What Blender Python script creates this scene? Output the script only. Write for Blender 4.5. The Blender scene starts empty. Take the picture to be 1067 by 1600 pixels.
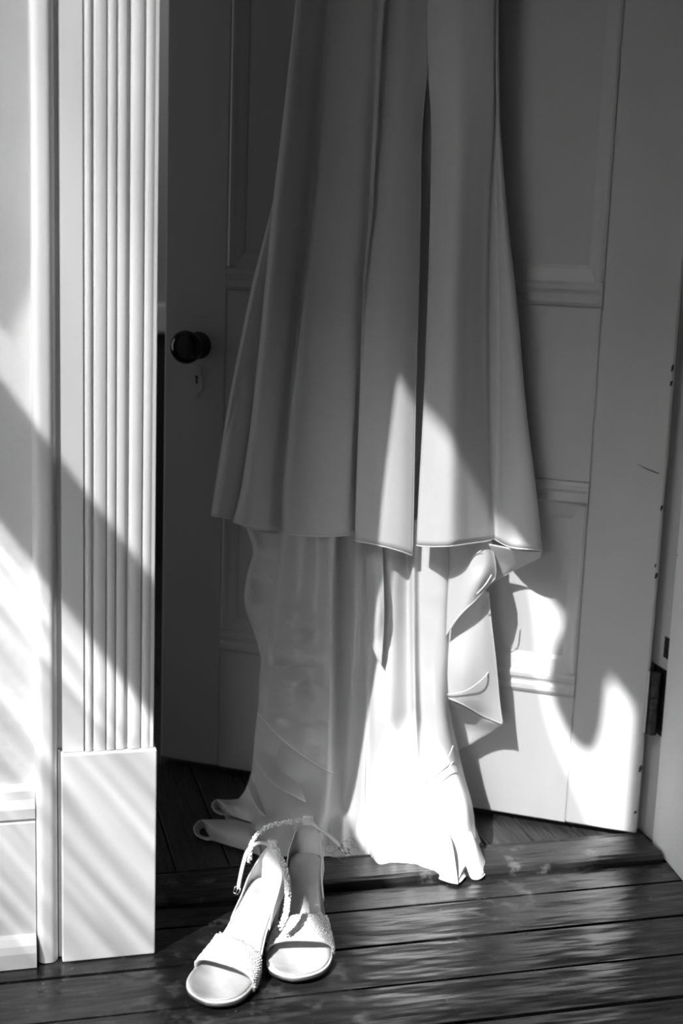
import bpy, bmesh, math, random
import numpy as np
from mathutils import Vector, Matrix, noise
random.seed(7)
S = bpy.context.scene
COL = S.collection

# ------------------------------------------------------------------ camera
F_PX = 2141.0
PITCH, ROLL, CAM_H = 0.19663, 0.03598, 1.0
fw = Vector((0, math.cos(PITCH), -math.sin(PITCH)))
r0 = Vector((1, 0, 0)); u0 = r0.cross(fw)
cr = math.cos(ROLL) * r0 + math.sin(ROLL) * u0
cu = -math.sin(ROLL) * r0 + math.cos(ROLL) * u0
cam = bpy.data.cameras.new('camera'); cam_o = bpy.data.objects.new('camera', cam); COL.objects.link(cam_o)
cam_o.matrix_world = Matrix(((cr.x, cu.x, -fw.x, 0), (cr.y, cu.y, -fw.y, 0), (cr.z, cu.z, -fw.z, CAM_H), (0, 0, 0, 1)))
cam.sensor_fit = 'VERTICAL'; cam.sensor_height = 36; cam.sensor_width = 24
cam.lens = F_PX / 1600 * 36
cam.clip_start = 0.05
cam.dof.use_dof = True; cam.dof.focus_distance = 2.02; cam.dof.aperture_fstop = 3.2
S.camera = cam_o

# ------------------------------------------------------------------ light
A0 = math.radians(15)                       # azimuth of the doorway wall
ROOM = Matrix.Rotation(A0, 4, 'Z')          # room axes: u along the doorway wall, w through it
SUN_EL, SUN_AZ = math.radians(46.4), math.radians(54.5)
sd = Vector((math.cos(SUN_EL) * math.cos(SUN_AZ), math.cos(SUN_EL) * math.sin(SUN_AZ), -math.sin(SUN_EL)))
sun = bpy.data.lights.new('sun', 'SUN'); sun.energy = 18.0; sun.angle = math.radians(0.6)
sun_o = bpy.data.objects.new('sun', sun); COL.objects.link(sun_o)
sun_o.rotation_euler = sd.to_track_quat('-Z', 'Y').to_euler()
world = bpy.data.worlds.new('sky'); S.world = world; world.use_nodes = True
_n = world.node_tree.nodes; _l = world.node_tree.links
_n['Background'].inputs[0].default_value = (1, 1, 1, 1)   # even white sky
_n['Background'].inputs[1].default_value = 28.0
portal = bpy.data.lights.new('window_portal', 'AREA'); portal.shape = 'RECTANGLE'; portal.size = 1.15; portal.size_y = 2.2
portal.cycles.is_portal = True
portal_o = bpy.data.objects.new('window_portal', portal); COL.objects.link(portal_o)
portal_o.matrix_world = ROOM @ Matrix.Translation((-0.66, 0.93, 1.49)) @ Vector((1, 0, 0)).to_track_quat('-Z', 'Y').to_matrix().to_4x4()
portal2 = portal.copy(); portal2.size = 1.4; portal2.size_y = .8  # portal for the added fill opening
portal2_o = bpy.data.objects.new('window_portal', portal2); COL.objects.link(portal2_o)
portal2_o.matrix_world = ROOM @ Matrix.Translation((-.66, -.425, .5)) @ Vector((1, 0, 0)).to_track_quat('-Z', 'Y').to_matrix().to_4x4()
hall = bpy.data.lights.new('next_room_fill', 'AREA'); hall.energy = 6; hall.shape = 'RECTANGLE'; hall.size = .7; hall.size_y = 1.5  # added area light that rims the left folds of the dress
hall_o = bpy.data.objects.new('next_room_fill', hall); COL.objects.link(hall_o)
hall_o.matrix_world = ROOM @ Matrix.Translation((-1.86, 3.68, .95)) @ Vector((1, 0, 0)).to_track_quat('-Z', 'Y').to_matrix().to_4x4()
lamp = bpy.data.lights.new('next_room_fill_point', 'POINT'); lamp.energy = 9; lamp.shadow_soft_size = .1  # added unseen light, brightens the far wall past the door edge
lamp_o = bpy.data.objects.new('next_room_fill_point', lamp); COL.objects.link(lamp_o); lamp_o.location = ROOM @ Vector((1.0, 3.6, 1.9))
S.view_settings.view_transform = 'Standard'; S.view_settings.look = 'None'
S.view_settings.gamma = 1; S.view_settings.use_curve_mapping = False
S.view_settings.exposure = 0.0

# ------------------------------------------------------------------ helpers
def ray(px, py):
    return (cr * (px - 533.5) - cu * (py - 800)) / F_PX + fw
def pt(px, py, Y):                          # world point seen there, at forward distance Y
    d = ray(px, py); return Vector((0, 0, CAM_H)) + d * (Y / d.y)
def gr(px, py, z=0.0):
    d = ray(px, py); return Vector((0, 0, CAM_H)) + d * ((z - CAM_H) / d.z)

MATS = {}
def mat(name, g, rough=0.5, spec=0.5, noise_amt=0.0, nscale=20, bump=0.0, bscale=60, stretch=None, transl=0.0, sheen=0.0, coat=0.0, metal=0.0, chips=None, spots=None, wave=0.0):
    m = bpy.data.materials.new(name); m.use_nodes = True; nt = m.node_tree; N = nt.nodes; L = nt.links
    b = N['Principled BSDF']; out = N['Material Output']
    b.inputs['Base Color'].default_value = (g, g, g, 1); b.inputs['Roughness'].default_value = rough
    b.inputs['Specular IOR Level'].default_value = spec; b.inputs['Metallic'].default_value = metal
    if coat: b.inputs['Coat Weight'].default_value = coat; b.inputs['Coat Roughness'].default_value = 0.12
    if sheen: b.inputs['Sheen Weight'].default_value = sheen
    tc = N.new('ShaderNodeTexCoord'); mp = N.new('ShaderNodeMapping'); L.new(tc.outputs['Object'], mp.inputs[0])
    if stretch: mp.inputs['Scale'].default_value = stretch
    colsock = None
    if noise_amt:
        nz = N.new('ShaderNodeTexNoise'); nz.inputs['Scale'].default_value = nscale; nz.inputs['Detail'].default_value = 6
        L.new(mp.outputs[0], nz.inputs['Vector'])
        cr_ = N.new('ShaderNodeValToRGB'); e = cr_.color_ramp.elements
        lo, hi = g * (1 - noise_amt), g * (1 + noise_amt)
        e[0].position = .3; e[0].color = (lo, lo, lo, 1); e[1].position = .7; e[1].color = (hi, hi, hi, 1)
        L.new(nz.outputs['Fac'], cr_.inputs[0]); colsock = cr_.outputs[0]
    def over(colsock, fac, g2):
        mx = N.new('ShaderNodeMixRGB'); L.new(fac, mx.inputs[0])
        if colsock: L.new(colsock, mx.inputs[1])
        else: mx.inputs[1].default_value = (g, g, g, 1)
        mx.inputs[2].default_value = (g2, g2, g2, 1); return mx.outputs[0]
    for sp in ([spots] if spots else []) + ([chips] if chips else []):
        sc, thr, soft, g2 = sp
        nz = N.new('ShaderNodeTexNoise'); nz.inputs['Scale'].default_value = sc; nz.inputs['Detail'].default_value = 5; nz.inputs['Roughness'].default_value = .65
        L.new(tc.outputs['Object'], nz.inputs['Vector'])
        mr = N.new('ShaderNodeMapRange'); mr.inputs[1].default_value = thr; mr.inputs[2].default_value = thr + soft
        L.new(nz.outputs['Fac'], mr.inputs[0]); colsock = over(colsock, mr.outputs[0], g2)
    if colsock: L.new(colsock, b.inputs['Base Color'])
    if bump:
        nb = N.new('ShaderNodeTexNoise'); nb.inputs['Scale'].default_value = bscale; nb.inputs['Detail'].default_value = 8
        L.new(mp.outputs[0], nb.inputs['Vector'])
        bp = N.new('ShaderNodeBump'); bp.inputs['Strength'].default_value = bump; bp.inputs['Distance'].default_value = 0.01
        L.new(nb.outputs['Fac'], bp.inputs['Height'])
        if wave:                              # slow dents and brushed ridges under the gloss, plus small pits
            n2 = N.new('ShaderNodeTexNoise'); n2.inputs['Scale'].default_value = 11; n2.inputs['Detail'].default_value = 2
            m2 = N.new('ShaderNodeMapping'); m2.inputs['Scale'].default_value = (.6, 2.4, 1); L.new(tc.outputs['Object'], m2.inputs[0]); L.new(m2.outputs[0], n2.inputs['Vector'])
            b2 = N.new('ShaderNodeBump'); b2.inputs['Strength'].default_value = wave; b2.inputs['Distance'].default_value = .03
            L.new(n2.outputs['Fac'], b2.inputs['Height']); L.new(b2.outputs[0], bp.inputs['Normal'])
            n3 = N.new('ShaderNodeTexNoise'); n3.inputs['Scale'].default_value = 5; L.new(tc.outputs['Object'], n3.inputs['Vector'])
            r3 = N.new('ShaderNodeMapRange'); r3.inputs[1].default_value = .35; r3.inputs[2].default_value = .7; r3.inputs[3].default_value = rough - .05; r3.inputs[4].default_value = rough + .12
            L.new(n3.outputs['Fac'], r3.inputs[0]); L.new(r3.outputs[0], b.inputs['Roughness'])
        L.new(bp.outputs[0], b.inputs['Normal'])
    if transl:
        tr = N.new('ShaderNodeBsdfTranslucent'); tr.inputs[0].default_value = (g, g, g, 1)
        mx = N.new('ShaderNodeMixShader'); mx.inputs[0].default_value = transl
        L.new(b.outputs[0], mx.inputs[1]); L.new(tr.outputs[0], mx.inputs[2]); L.new(mx.outputs[0], out.inputs[0])
    MATS[name] = m; return m

M_paint = mat('white_gloss_paint', .63, .38, .5, .04, 9, .12, 14, (1, 1, .35), chips=(38, .735, .03, .12))
M_wall = mat('wall_paint', .62, .7, .3, .04, 5, .1, 90)
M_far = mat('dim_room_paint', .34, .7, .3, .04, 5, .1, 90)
M_yard = mat('dark_sky_blocker', .06, .8, .2, .2, 4, .2, 20)  # dark, for the unseen ground and the sky-blocking wall outside
M_wallw = mat('wall_paint_white', .9, .6, .3, .04, 5, .15, 60, chips=(30, .72, .03, .1))
M_door = mat('door_paint', .57, .42, .4, .05, 6, .14, 26, (1, 1, .25), chips=(34, .76, .02, .1))
M_floor = mat('dark_floor_paint', .009, .24, .6, .5, 9, .10, 16, (1, 9, 4), spots=(24, .54, .18, .05), chips=(120, .70, .04, .3), wave=.22)
M_floor2 = mat('dark_stained_boards', .03, .4, .5, .5, 14, .4, 40, (6, .6, 4))
M_thr = mat('worn_threshold_wood', .014, .3, .55, .5, 12, .3, 18, (1, 10, 6), spots=(18, .56, .12, .09), wave=.3)
M_dark = mat('dark_subfloor', .01, .9, .1)
M_black = mat('black_knob', .006, .12, .5)
M_iron = mat('old_black_iron', .012, .45, .5, .6, 60, .5, 120)
M_satin = mat('ivory_crepe', .8, .48, .35, .015, 60, .04, 700, transl=.22, sheen=.08)
M_lining = mat('satin_lining', .82, .33, .5, 0, 20, .05, 20, transl=.34)
M_piping = mat('satin_piping', .86, .4, .4)
M_lace = mat('lace_thread', .35, .7, .3)
M_leather = mat('pale_leather', .6, .35, .5, .03, 40, .08, 200)
M_insole = mat('metallic_insole', .38, .28, .6, .28, 22, .05, 60, metal=.12)
M_sole = mat('dark_outsole', .03, .5, .4)
M_band = mat('beaded_cloth', .6, .6, .4, .1, 300, .6, 500)
M_bead = mat('pearl_bead', .8, .18, .7)
M_metal = mat('silver_buckle', .55, .22, .5, metal=1)
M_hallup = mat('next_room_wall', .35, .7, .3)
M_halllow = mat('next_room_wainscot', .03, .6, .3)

def mesh_obj(name, verts, faces, m, parent=None, smooth=False, M=None, kind=None):
    me = bpy.data.meshes.new(name); me.from_pydata([tuple(v) for v in verts], [], faces)
    if smooth: me.polygons.foreach_set('use_smooth', [True] * len(me.polygons))
    me.materials.append(m); me.update()
    o = bpy.data.objects.new(name, me); COL.objects.link(o)
    if parent: o.parent = parent
    if M is not None: o.matrix_world = M
    if kind: o['kind'] = kind
    return o
def bm_obj(name, bm, m, parent=None, smooth=False, M=None, kind=None):
    bmesh.ops.recalc_face_normals(bm, faces=bm.faces)
    me = bpy.data.meshes.new(name); bm.to_mesh(me); bm.free()
    if smooth: me.polygons.foreach_set('use_smooth', [True] * len(me.polygons))
    me.materials.append(m)
    o = bpy.data.objects.new(name, me); COL.objects.link(o)
    if parent: o.parent = parent
    if M is not None: o.matrix_world = M
    if kind: o['kind'] = kind
    return o
def add_box(bm, x0, x1, y0, y1, z0, z1, bev=0.0, seg=1):
    g = bmesh.ops.create_cube(bm, size=1)
    vs = g['verts']
    for v in vs:
        v.co = Vector((x0 + (v.co.x + .5) * (x1 - x0), y0 + (v.co.y + .5) * (y1 - y0), z0 + (v.co.z + .5) * (z1 - z0)))
    if bev:
        es = list({e for v in vs for e in v.link_edges})
        bmesh.ops.bevel(bm, geom=es, offset=bev, segments=seg, affect='EDGES', profile=.5)
def box(name, x0, x1, y0, y1, z0, z1, m, parent=None, bev=0.0, seg=1, M=None, kind=None):
    bm = bmesh.new(); add_box(bm, x0, x1, y0, y1, z0, z1, bev, seg)
    return bm_obj(name, bm, m, parent, False, M, kind)
def prism(name, prof, axis_pts, m, parent=None, M=None, kind=None, closed=True, smooth=False):
    """prof: list of 2-D points, axis_pts: list of functions mapping (a,b)->3-D point, one for each end"""
    n = len(prof); verts = [f(*p) for f in axis_pts for p in prof]
    faces = []
    for k in range(len(axis_pts) - 1):
        for i in range(n if closed else n - 1):
            j = (i + 1) % n
            faces.append((k * n + i, k * n + j, (k + 1) * n + j, (k + 1) * n + i))
    if closed:
        faces.append(tuple(range(n - 1, -1, -1))); faces.append(tuple(range((len(axis_pts) - 1) * n, len(axis_pts) * n)))
    o = mesh_obj(name, verts, faces, m, parent, smooth, M, kind)
    bm = bmesh.new(); bm.from_mesh(o.data); bmesh.ops.recalc_face_normals(bm, faces=bm.faces); bm.to_mesh(o.data); bm.free()
    return o
def structure(o, label=None):
    o['kind'] = 'structure'
    if label: o['label'] = label
    return o
def crom(P, n):                              # Catmull-Rom through control points (array k x d) -> n samples
    P = np.asarray(P, float); k = len(P)
    if k == 2:
        t = np.linspace(0, 1, n)[:, None]; return P[0] * (1 - t) + P[1] * t
    E = np.vstack([2 * P[0] - P[1], P, 2 * P[-1] - P[-2]])
    t = np.linspace(0, k - 1, n); i = np.minimum(t.astype(int), k - 2); f = (t - i)[:, None]
    p0, p1, p2, p3 = E[i], E[i + 1], E[i + 2], E[i + 3]
    return .5 * ((2 * p1) + (-p0 + p2) * f + (2 * p0 - 5 * p1 + 4 * p2 - p3) * f * f + (-p0 + 3 * p1 - 3 * p2 + p3) * f ** 3)
def sheet(name, rows, m, parent, root, nu=60, nv=60, thick=.0012, wr=0.0, wscale=12, disp=None):
    """rows of control points (world); smooth cloth through them, stored in root's local space"""
    R = np.array([[tuple(p) for p in r] for r in rows])
    A = np.array([crom(r, nu) for r in R])
    G = np.array([crom(A[:, j], nv) for j in range(nu)]).transpose(1, 0, 2)
    inv = root.matrix_basis.inverted()
    vs = []
    for i in range(nv):
        for j in range(nu):
            p = Vector(G[i, j])
            if wr:
                p.y += wr * noise.fractal(p * wscale, 1.0, 2.0, 2)
            if disp: p = disp(p, j / (nu - 1), i / (nv - 1))
            vs.append(inv @ p)
    fs = [(i * nu + j, i * nu + j + 1, (i + 1) * nu + j + 1, (i + 1) * nu + j) for i in range(nv - 1) for j in range(nu - 1)]
    o = mesh_obj(name, vs, fs, m, parent, True)
    if thick:
        md = o.modifiers.new('cloth thickness', 'SOLIDIFY'); md.thickness = thick; md.offset = 0
    return o, G
def tube_verts(path, rad, n=8, flat=None):
    """path: list of Vectors, rad: float or list; flat=(normal_scale) squashes into a strap"""
    vs, fs = [], []
    k = len(path); up = Vector((0, 0, 1))
    for i, p in enumerate(path):
        t = (path[min(i + 1, k - 1)] - path[max(i - 1, 0)]).normalized()
        a = t.cross(up)
        if a.length < 1e-3: a = t.cross(Vector((1, 0, 0)))
        a.normalize(); b = a.cross(t).normalized()
        r = rad[i] if isinstance(rad, (list, tuple)) else rad
        fx, fy = flat if flat else (1, 1)
        for q in range(n):
            th = 2 * math.pi * q / n
            vs.append(p + a * (r * fx * math.cos(th)) + b * (r * fy * math.sin(th)))
    for i in range(k - 1):
        for q in range(n):
            fs.append((i * n + q, i * n + (q + 1) % n, (i + 1) * n + (q + 1) % n, (i + 1) * n + q))
    fs.append(tuple(range(n - 1, -1, -1))); fs.append(tuple(range((k - 1) * n, k * n)))
    return vs, fs
def tube(name, pts, rad, m, parent, root=None, n=8, samples=40, flat=None, kind=None):
    P = crom([tuple(p) for p in pts], samples)
    vs, fs = tube_verts([Vector(p) for p in P], rad, n, flat)
    if root is not None:
        inv = root.matrix_basis.inverted(); vs = [inv @ v for v in vs]
    return mesh_obj(name, vs, fs, m, parent, True, None, kind)

# ------------------------------------------------------------------ setting
WF = 1.808            # face of the doorway wall
THR0, THR1 = 1.918, 2.015
Hc = 2.95
def room(o): o.matrix_world = ROOM; return o

# floor: dark sub floor that carries each board
fl = structure(box('floor', -1.9, 2.4, -1.6, 4.4, -.06, -.0205, M_dark, M=ROOM), 'dark painted wooden floor of wide boards running along the doorway')
seams = [THR0 - .001, 1.849, 1.742, 1.635, 1.531]
while seams[-1] > -1.45: seams.append(seams[-1] - .1045 + random.uniform(-.003, .003))
for a, b in zip(seams[:-1], seams[1:]):
    bm = bmesh.new(); add_box(bm, -.58, 2.18, b + .0008, a - .0008, -.02, 0, 0)
    # slightly cupped, worn edges
    es = [e for e in bm.edges if all(v.co.z > -.001 for v in e.verts)]
    bmesh.ops.bevel(bm, geom=es, offset=.0022, segments=2, affect='EDGES')
    dz = random.uniform(-.0015, .0015)
    for v in bm.verts:
        if v.co.z > -.015: v.co.z += dz - .0015
    bm_obj('plank', bm, M_floor, fl)
for k in range(22):
    u_ = -.5 + k * .088
    bm = bmesh.new(); add_box(bm, u_ + .001, u_ + .087, THR1 + .002, 4.15, -.02, 0, 0)
    es = [e for e in bm.edges if all(v.co.z > -.001 for v in e.verts)]
    bmesh.ops.bevel(bm, geom=es, offset=.002, segments=1, affect='EDGES')
    for v in bm.verts:
        if v.co.z > -.015: v.co.z -= .002
    bm_obj('plank', bm, M_floor2, fl)

# threshold board: worn, with a rounded nose
tp = [(THR0, -.02), (THR0, .004), (THR0 + .004, .010), (THR0 + .012, .013), (THR0 + .05, .0125), (THR1 - .02, .012), (THR1 - .012, .009), (THR1 - .008, .011), (THR1, .008), (THR1, -.02)]
structure(prism('trim_1', tp, [(lambda a, b, u=u: (u, a, b)) for u in np.linspace(.2195, 1.0925, 24)], M_thr, M=ROOM), 'worn dark wooden threshold across the doorway')

# doorway wall (left piece, right piece, over the door)
bm = bmesh.new()
add_box(bm, -1.93, .205, WF, 2.12, -.02, Hc); add_box(bm, 1.126, 2.2, WF, 2.12, -.02, Hc); add_box(bm, .205, 1.126, WF, 2.12, 2.09, Hc)
structure(bm_obj('wall_front', bm, M_wall, None, False, ROOM), 'pale painted wall the doorway is set in, left of the casing')
# left jamb lining
structure(box('trim_2', .2055, .219, WF - .004, 2.118, 0, 2.09, M_paint, None, .001, 1, ROOM), 'white door jamb lining behind the fluted casing')
# casing: back band, flat, bead flutes
def casing_depth(u):
    if u < .0945:
        return .005 + .022 * max(0, 1 - abs((u - .079) / .0152) ** 3.2) ** (1 / 2.2)
    d = .022
    if u < .1005: return .005
    for c, w, h in ((.1357, .0045, .0016), (.150, .0078, .0016), (.165, .0052, .0014), (.1785, .006, .0014), (.1972, .007, .0018), (.2125, .0055, .0016)):
        d += h * max(0, 1 - ((u - c) / w) ** 2)
    for c, w, h in ((.130, .0007, .006), (.1412, .0011, .0035), (.1588, .0006, .0045), (.1713, .0006, .0045), (.187, .0022, .0045), (.2058, .0007, .0045)):
        d -= h * math.exp(-((u - c) / w) ** 2)
    return d
us = list(np.arange(.064, .0946, .0012)) + [.0945, .0946, .1003, .1005] + list(np.arange(.1010, .2230, .0005))
prof = [(.064, 0)] + [(u_, casing_depth(u_)) for u_ in us] + [(.2232, .0215), (.2235, .0205), (.2235, 0)]
casing = structure(prism('trim_3', prof, [lambda a, b: (a, WF - b, .306), lambda a, b: (a, WF - b, 2.2)], M_paint, M=ROOM), 'white painted fluted door casing left of the doorway')
casing.data.set_sharp_from_angle(angle=.9) if hasattr(casing.data, 'set_sharp_from_angle') else None
bandp = [p for p in prof if p[0] < .0945] + [(.0945, 0)]
prism('back_band', bandp, [lambda a, b: (a, WF - b, 0), lambda a, b: (a, WF - b, .306)], M_paint, casing)
box('plinth_block', .0985, .227, WF - .030, WF, 0, .305, M_paint, casing, .002, 2)
box('plinth_fillet', .0948, .0984, WF - .012, WF, 0, .3055, M_paint, casing)
# right jamb: reveal + rebate + casing out of frame
structure(prism('wall_right', [(1.0815, WF - .03), (1.104, 1.981), (1.1055, 1.984), (1.1255, 1.984), (1.1255, WF - .03)], [lambda a, b: (a, b, 0), lambda a, b: (a, b, 2.09)], M_wallw, M=ROOM), 'white painted reveal at the right of the doorway')
jr = structure(box('trim_4', 1.1095, 1.1255, 1.9845, 2.118, 0, 2.09, M_paint, None, .001, 1, ROOM), 'painted hinge rebate of the right door jamb')
for hz in (.25, 1.75): box('jamb_hinge_leaf', 1.1065, 1.1094, 1.986, 2.045, hz - .058, hz + .058, M_iron, jr, .0008)
box('jamb_paint_chip', 1.1082, 1.1094, 1.987, 2.006, .328, .364, M_iron, jr)  # dark patch of chipped paint above the hinge
prism('trim_5', [(1.307 - (a - 0), b) for a, b in prof], [lambda a, b: (a + .0285, WF - b, 0), lambda a, b: (a + .0285, WF - b, 2.2)], M_paint, M=ROOM)['kind'] = 'structure'
structure(box('trim_6', .064, 1.28, WF - .024, WF - .0002, 2.2005, 2.34, M_paint, None, .003, 1, ROOM), 'white head casing above the doorway')
structure(box('trim_7', .2192, 1.08, WF, 2.118, 2.076, 2.0895, M_paint, None, 0, 1, ROOM), 'white head jamb above the door')
# baseboard on the left with its cap
bp = [(0, 0), (.017, 0), (.017, .205), (.0155, .2085), (.0185, .212), (.0185, .226), (.013, .238), (.011, .249), (.006, .256), (0, .256)]
bb = structure(prism('baseboard_left', bp, [lambda a, b: (-.6, WF - a, b), lambda a, b: (.0638, WF - a, b)], M_paint, M=ROOM), 'tall white baseboard left of the door casing')
prism('shoe_moulding', [(.0172, 0), (.036, 0), (.036, .022), (.033, .032), (.026, .04), (.0172, .042)], [lambda a, b: (-.6, WF - a, b), lambda a, b: (.0635, WF - a, b)], M_paint, bb)
structure(prism('baseboard_right', bp, [lambda a, b: (1.29, WF - a, b), lambda a, b: (2.18, WF - a, b)], M_paint, M=ROOM), 'tall white baseboard right of the doorway')

# window wall on the left (outside the frame), sash window with a broad meeting rail
WU = -.60
w0, w1, z0, z1 = .62, 1.45, .46, 2.54
v0, v1, v2 = -1.1, .25, .86              # unseen second opening, added to light the lower left of the dress
bm = bmesh.new()
add_box(bm, WU - .03, WU, -1.6, v0, -.02, Hc); add_box(bm, WU - .03, WU, v1, w0, -.02, Hc); add_box(bm, WU - .03, WU, v0, v1, -.02, .14); add_box(bm, WU - .03, WU, v0, v1, v2, Hc); add_box(bm, WU - .03, WU, w1, 1.8, -.02, Hc)
add_box(bm, WU - .03, WU, w0, w1, -.02, z0); add_box(bm, WU - .03, WU, w0, w1, z1, Hc)
structure(bm_obj('wall_left', bm, M_wall, None, False, ROOM), 'pale wall with the sunlit sash window')
win = bpy.data.objects.new('window_1', None); COL.objects.link(win); win.matrix_world = ROOM; structure(win, 'tall sash window with a broad meeting rail')
box('meeting_rail', WU - .028, WU - .004, w0, w1, 1.507, 1.667, M_paint, win)
box('sill', WU - .03, WU + .06, w0 - .03, w1 + .03, z0 - .03, z0 - .0005, M_paint, win, .004)
def glass(name, streak, lo, hi):
    m = bpy.data.materials.new(name); m.use_nodes = True; nt = m.node_tree; N = nt.nodes; L = nt.links; N.clear()
    out = N.new('ShaderNodeOutputMaterial'); tr = N.new('ShaderNodeBsdfTransparent'); gl = N.new('ShaderNodeBsdfGlossy'); gl.inputs['Roughness'].default_value = .02
    mx = N.new('ShaderNodeMixShader'); mx.inputs[0].default_value = .05
    tc = N.new('ShaderNodeTexCoord'); mp = N.new('ShaderNodeMapping'); mp.inputs['Scale'].default_value = streak; mp.inputs['Rotation'].default_value = (-.43, 0, 0)
    nz = N.new('ShaderNodeTexNoise'); nz.inputs['Scale'].default_value = 1; nz.inputs['Detail'].default_value = 5; nz.inputs['Distortion'].default_value = .7
    rp = N.new('ShaderNodeValToRGB'); rp.color_ramp.elements[0].position = .36; rp.color_ramp.elements[1].position = .66
    rp.color_ramp.elements[0].color = (lo, lo, lo, 1); rp.color_ramp.elements[1].color = (hi, hi, hi, 1)
    L.new(tc.outputs['Object'], mp.inputs[0]); L.new(mp.outputs[0], nz.inputs[0]); L.new(nz.outputs['Fac'], rp.inputs[0]); 
    sz = N.new('ShaderNodeSeparateXYZ'); mr = N.new('ShaderNodeMapRange'); ml = N.new('ShaderNodeMixRGB'); ml.blend_type = 'MULTIPLY'; ml.inputs[0].default_value = 1
    mr.inputs[1].default_value = .9; mr.inputs[2].default_value = 1.42; mr.inputs[3].default_value = .62; mr.inputs[4].default_value = 1     # low glass tinted darker, to dim the sun on the plinth
    L.new(tc.outputs['Object'], sz.inputs[0]); L.new(sz.outputs[2], mr.inputs[0]); L.new(rp.outputs[0], ml.inputs[1]); L.new(mr.outputs[0], ml.inputs[2]); L.new(ml.outputs[0], tr.inputs[0])
    L.new(tr.outputs[0], mx.inputs[1]); L.new(gl.outputs[0], mx.inputs[2]); L.new(mx.outputs[0], out.inputs[0]); MATS['glass'] = m; return m
box('pane', WU - .018, WU - .014, w0, w1, z0, 1.5065, glass('light_streak_glass', (1, 3, 46), .5, 1.0), win)  # streaks put into the pane's tint to imitate rippled sunlight
box('pane', WU - .018, WU - .014, w0, w1, 1.6675, z1, glass('clear_old_glass', (1, 2, 3), .9, 1.0), win)
fill_win = bpy.data.objects.new('fill_window', None); COL.objects.link(fill_win); fill_win.matrix_world = ROOM; structure(fill_win, 'unseen opening added for low fill light')
box('fill_window_bar', WU - .028, WU - .004, (v0 + v1) / 2 - .02, (v0 + v1) / 2 + .02, .1405, v2 - .0005, M_paint, fill_win)
for a_, b_ in ((v0, (v0 + v1) / 2 - .0205), ((v0 + v1) / 2 + .0205, v1)): box('pane', WU - .018, WU - .014, a_, b_, .1405, v2 - .0005, MATS['glass'], fill_win)
# sheer layers added unseen to dim the sun, and a shadow-shaped valance
def sheer_mat():
    m = bpy.data.materials.new('sheer_sun_filter'); m.use_nodes = True; nt = m.node_tree; N = nt.nodes; L = nt.links; N.clear()
    out = N.new('ShaderNodeOutputMaterial'); tr = N.new('ShaderNodeBsdfTransparent'); df = N.new('ShaderNodeBsdfDiffuse'); df.inputs[0].default_value = (.8, .8, .8, 1)
    mx = N.new('ShaderNodeMixShader'); mx.inputs[0].default_value = .42
    L.new(tr.outputs[0], mx.inputs[1]); L.new(df.outputs[0], mx.inputs[2]); L.new(mx.outputs[0], out.inputs[0]); MATS['sheer'] = m; return m
SH = [(.93, 2.66), (.915, 2.5), (.885, 2.42), (.865, 2.33), (.825, 2.26), (.73, 2.196), (.70, 2.12), (.70, 2.0), (.78, 1.96), (1.03, 1.95), (1.07, 1.8), (1.08, 1.62), (1.52, 1.62), (1.52, 2.66)]
prism('sheer_sun_filter', SH, [lambda a, b: (WU + .02, a, b), lambda a, b: (WU + .0203, a, b)], sheer_mat(), win)  # added unseen layer, outlined to dim part of the sunbeam
VA = [(.5, 2.75), (.5, 2.548), (.716, 2.548), (.718, 2.45), (.722, 2.36), (.735, 2.31), (.765, 2.282), (.80, 2.282), (.83, 2.30), (.85, 2.34), (.852, 2.40), (.832, 2.46), (.80, 2.51), (.785, 2.54), (.87, 2.545), (1.0, 2.545), (1.52, 2.545), (1.52, 2.75)]
SH2 = [(1.275, 2.66), (1.268, 2.3), (1.258, 2.0), (1.262, 1.85), (1.30, 1.70), (1.52, 1.70), (1.52, 2.66)]
prism('sheer_sun_filter_edge', SH2, [lambda a, b: (WU + .0205, a, b), lambda a, b: (WU + .0208, a, b)], MATS['sheer'], win)  # second added layer, dims the sun on the wall at far left
prism('lobe_blocker', VA, [lambda a, b: (WU + .022, a, b), lambda a, b: (WU + .027, a, b)], M_lining, win)  # added unseen blocker; its lobe casts the rounded shadow on the door

# outside the window: ground, and an unseen wall added to block the low sky
structure(box('floor.001', -90, 6, -90, 60, -.4, -.35, M_yard, None, 0, 1, ROOM))
structure(box('sky_blocker_wall', -3.3, -3.1, -2.9, 6, -.35, 4.05, M_yard, None, 0, 1, ROOM))  # added to keep low sky light off the upper dress
# rest of the two rooms
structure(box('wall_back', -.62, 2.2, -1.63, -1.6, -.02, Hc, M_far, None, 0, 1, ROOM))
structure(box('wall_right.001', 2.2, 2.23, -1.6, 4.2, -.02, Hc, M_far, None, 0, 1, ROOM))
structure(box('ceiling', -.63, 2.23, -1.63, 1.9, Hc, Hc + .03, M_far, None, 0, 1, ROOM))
structure(box('ceiling.001', -1.93, 2.23, 1.9005, 4.23, Hc, Hc + .03, M_wall, None, 0, 1, ROOM))
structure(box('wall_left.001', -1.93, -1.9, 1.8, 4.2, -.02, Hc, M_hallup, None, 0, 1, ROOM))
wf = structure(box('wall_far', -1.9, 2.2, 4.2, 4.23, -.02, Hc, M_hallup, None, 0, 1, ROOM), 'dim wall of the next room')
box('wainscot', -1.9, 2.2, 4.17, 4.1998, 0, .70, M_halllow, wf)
box('chair_rail', -1.9, 2.2, 4.15, 4.1998, .701, .79, M_paint, wf, .006)

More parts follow.
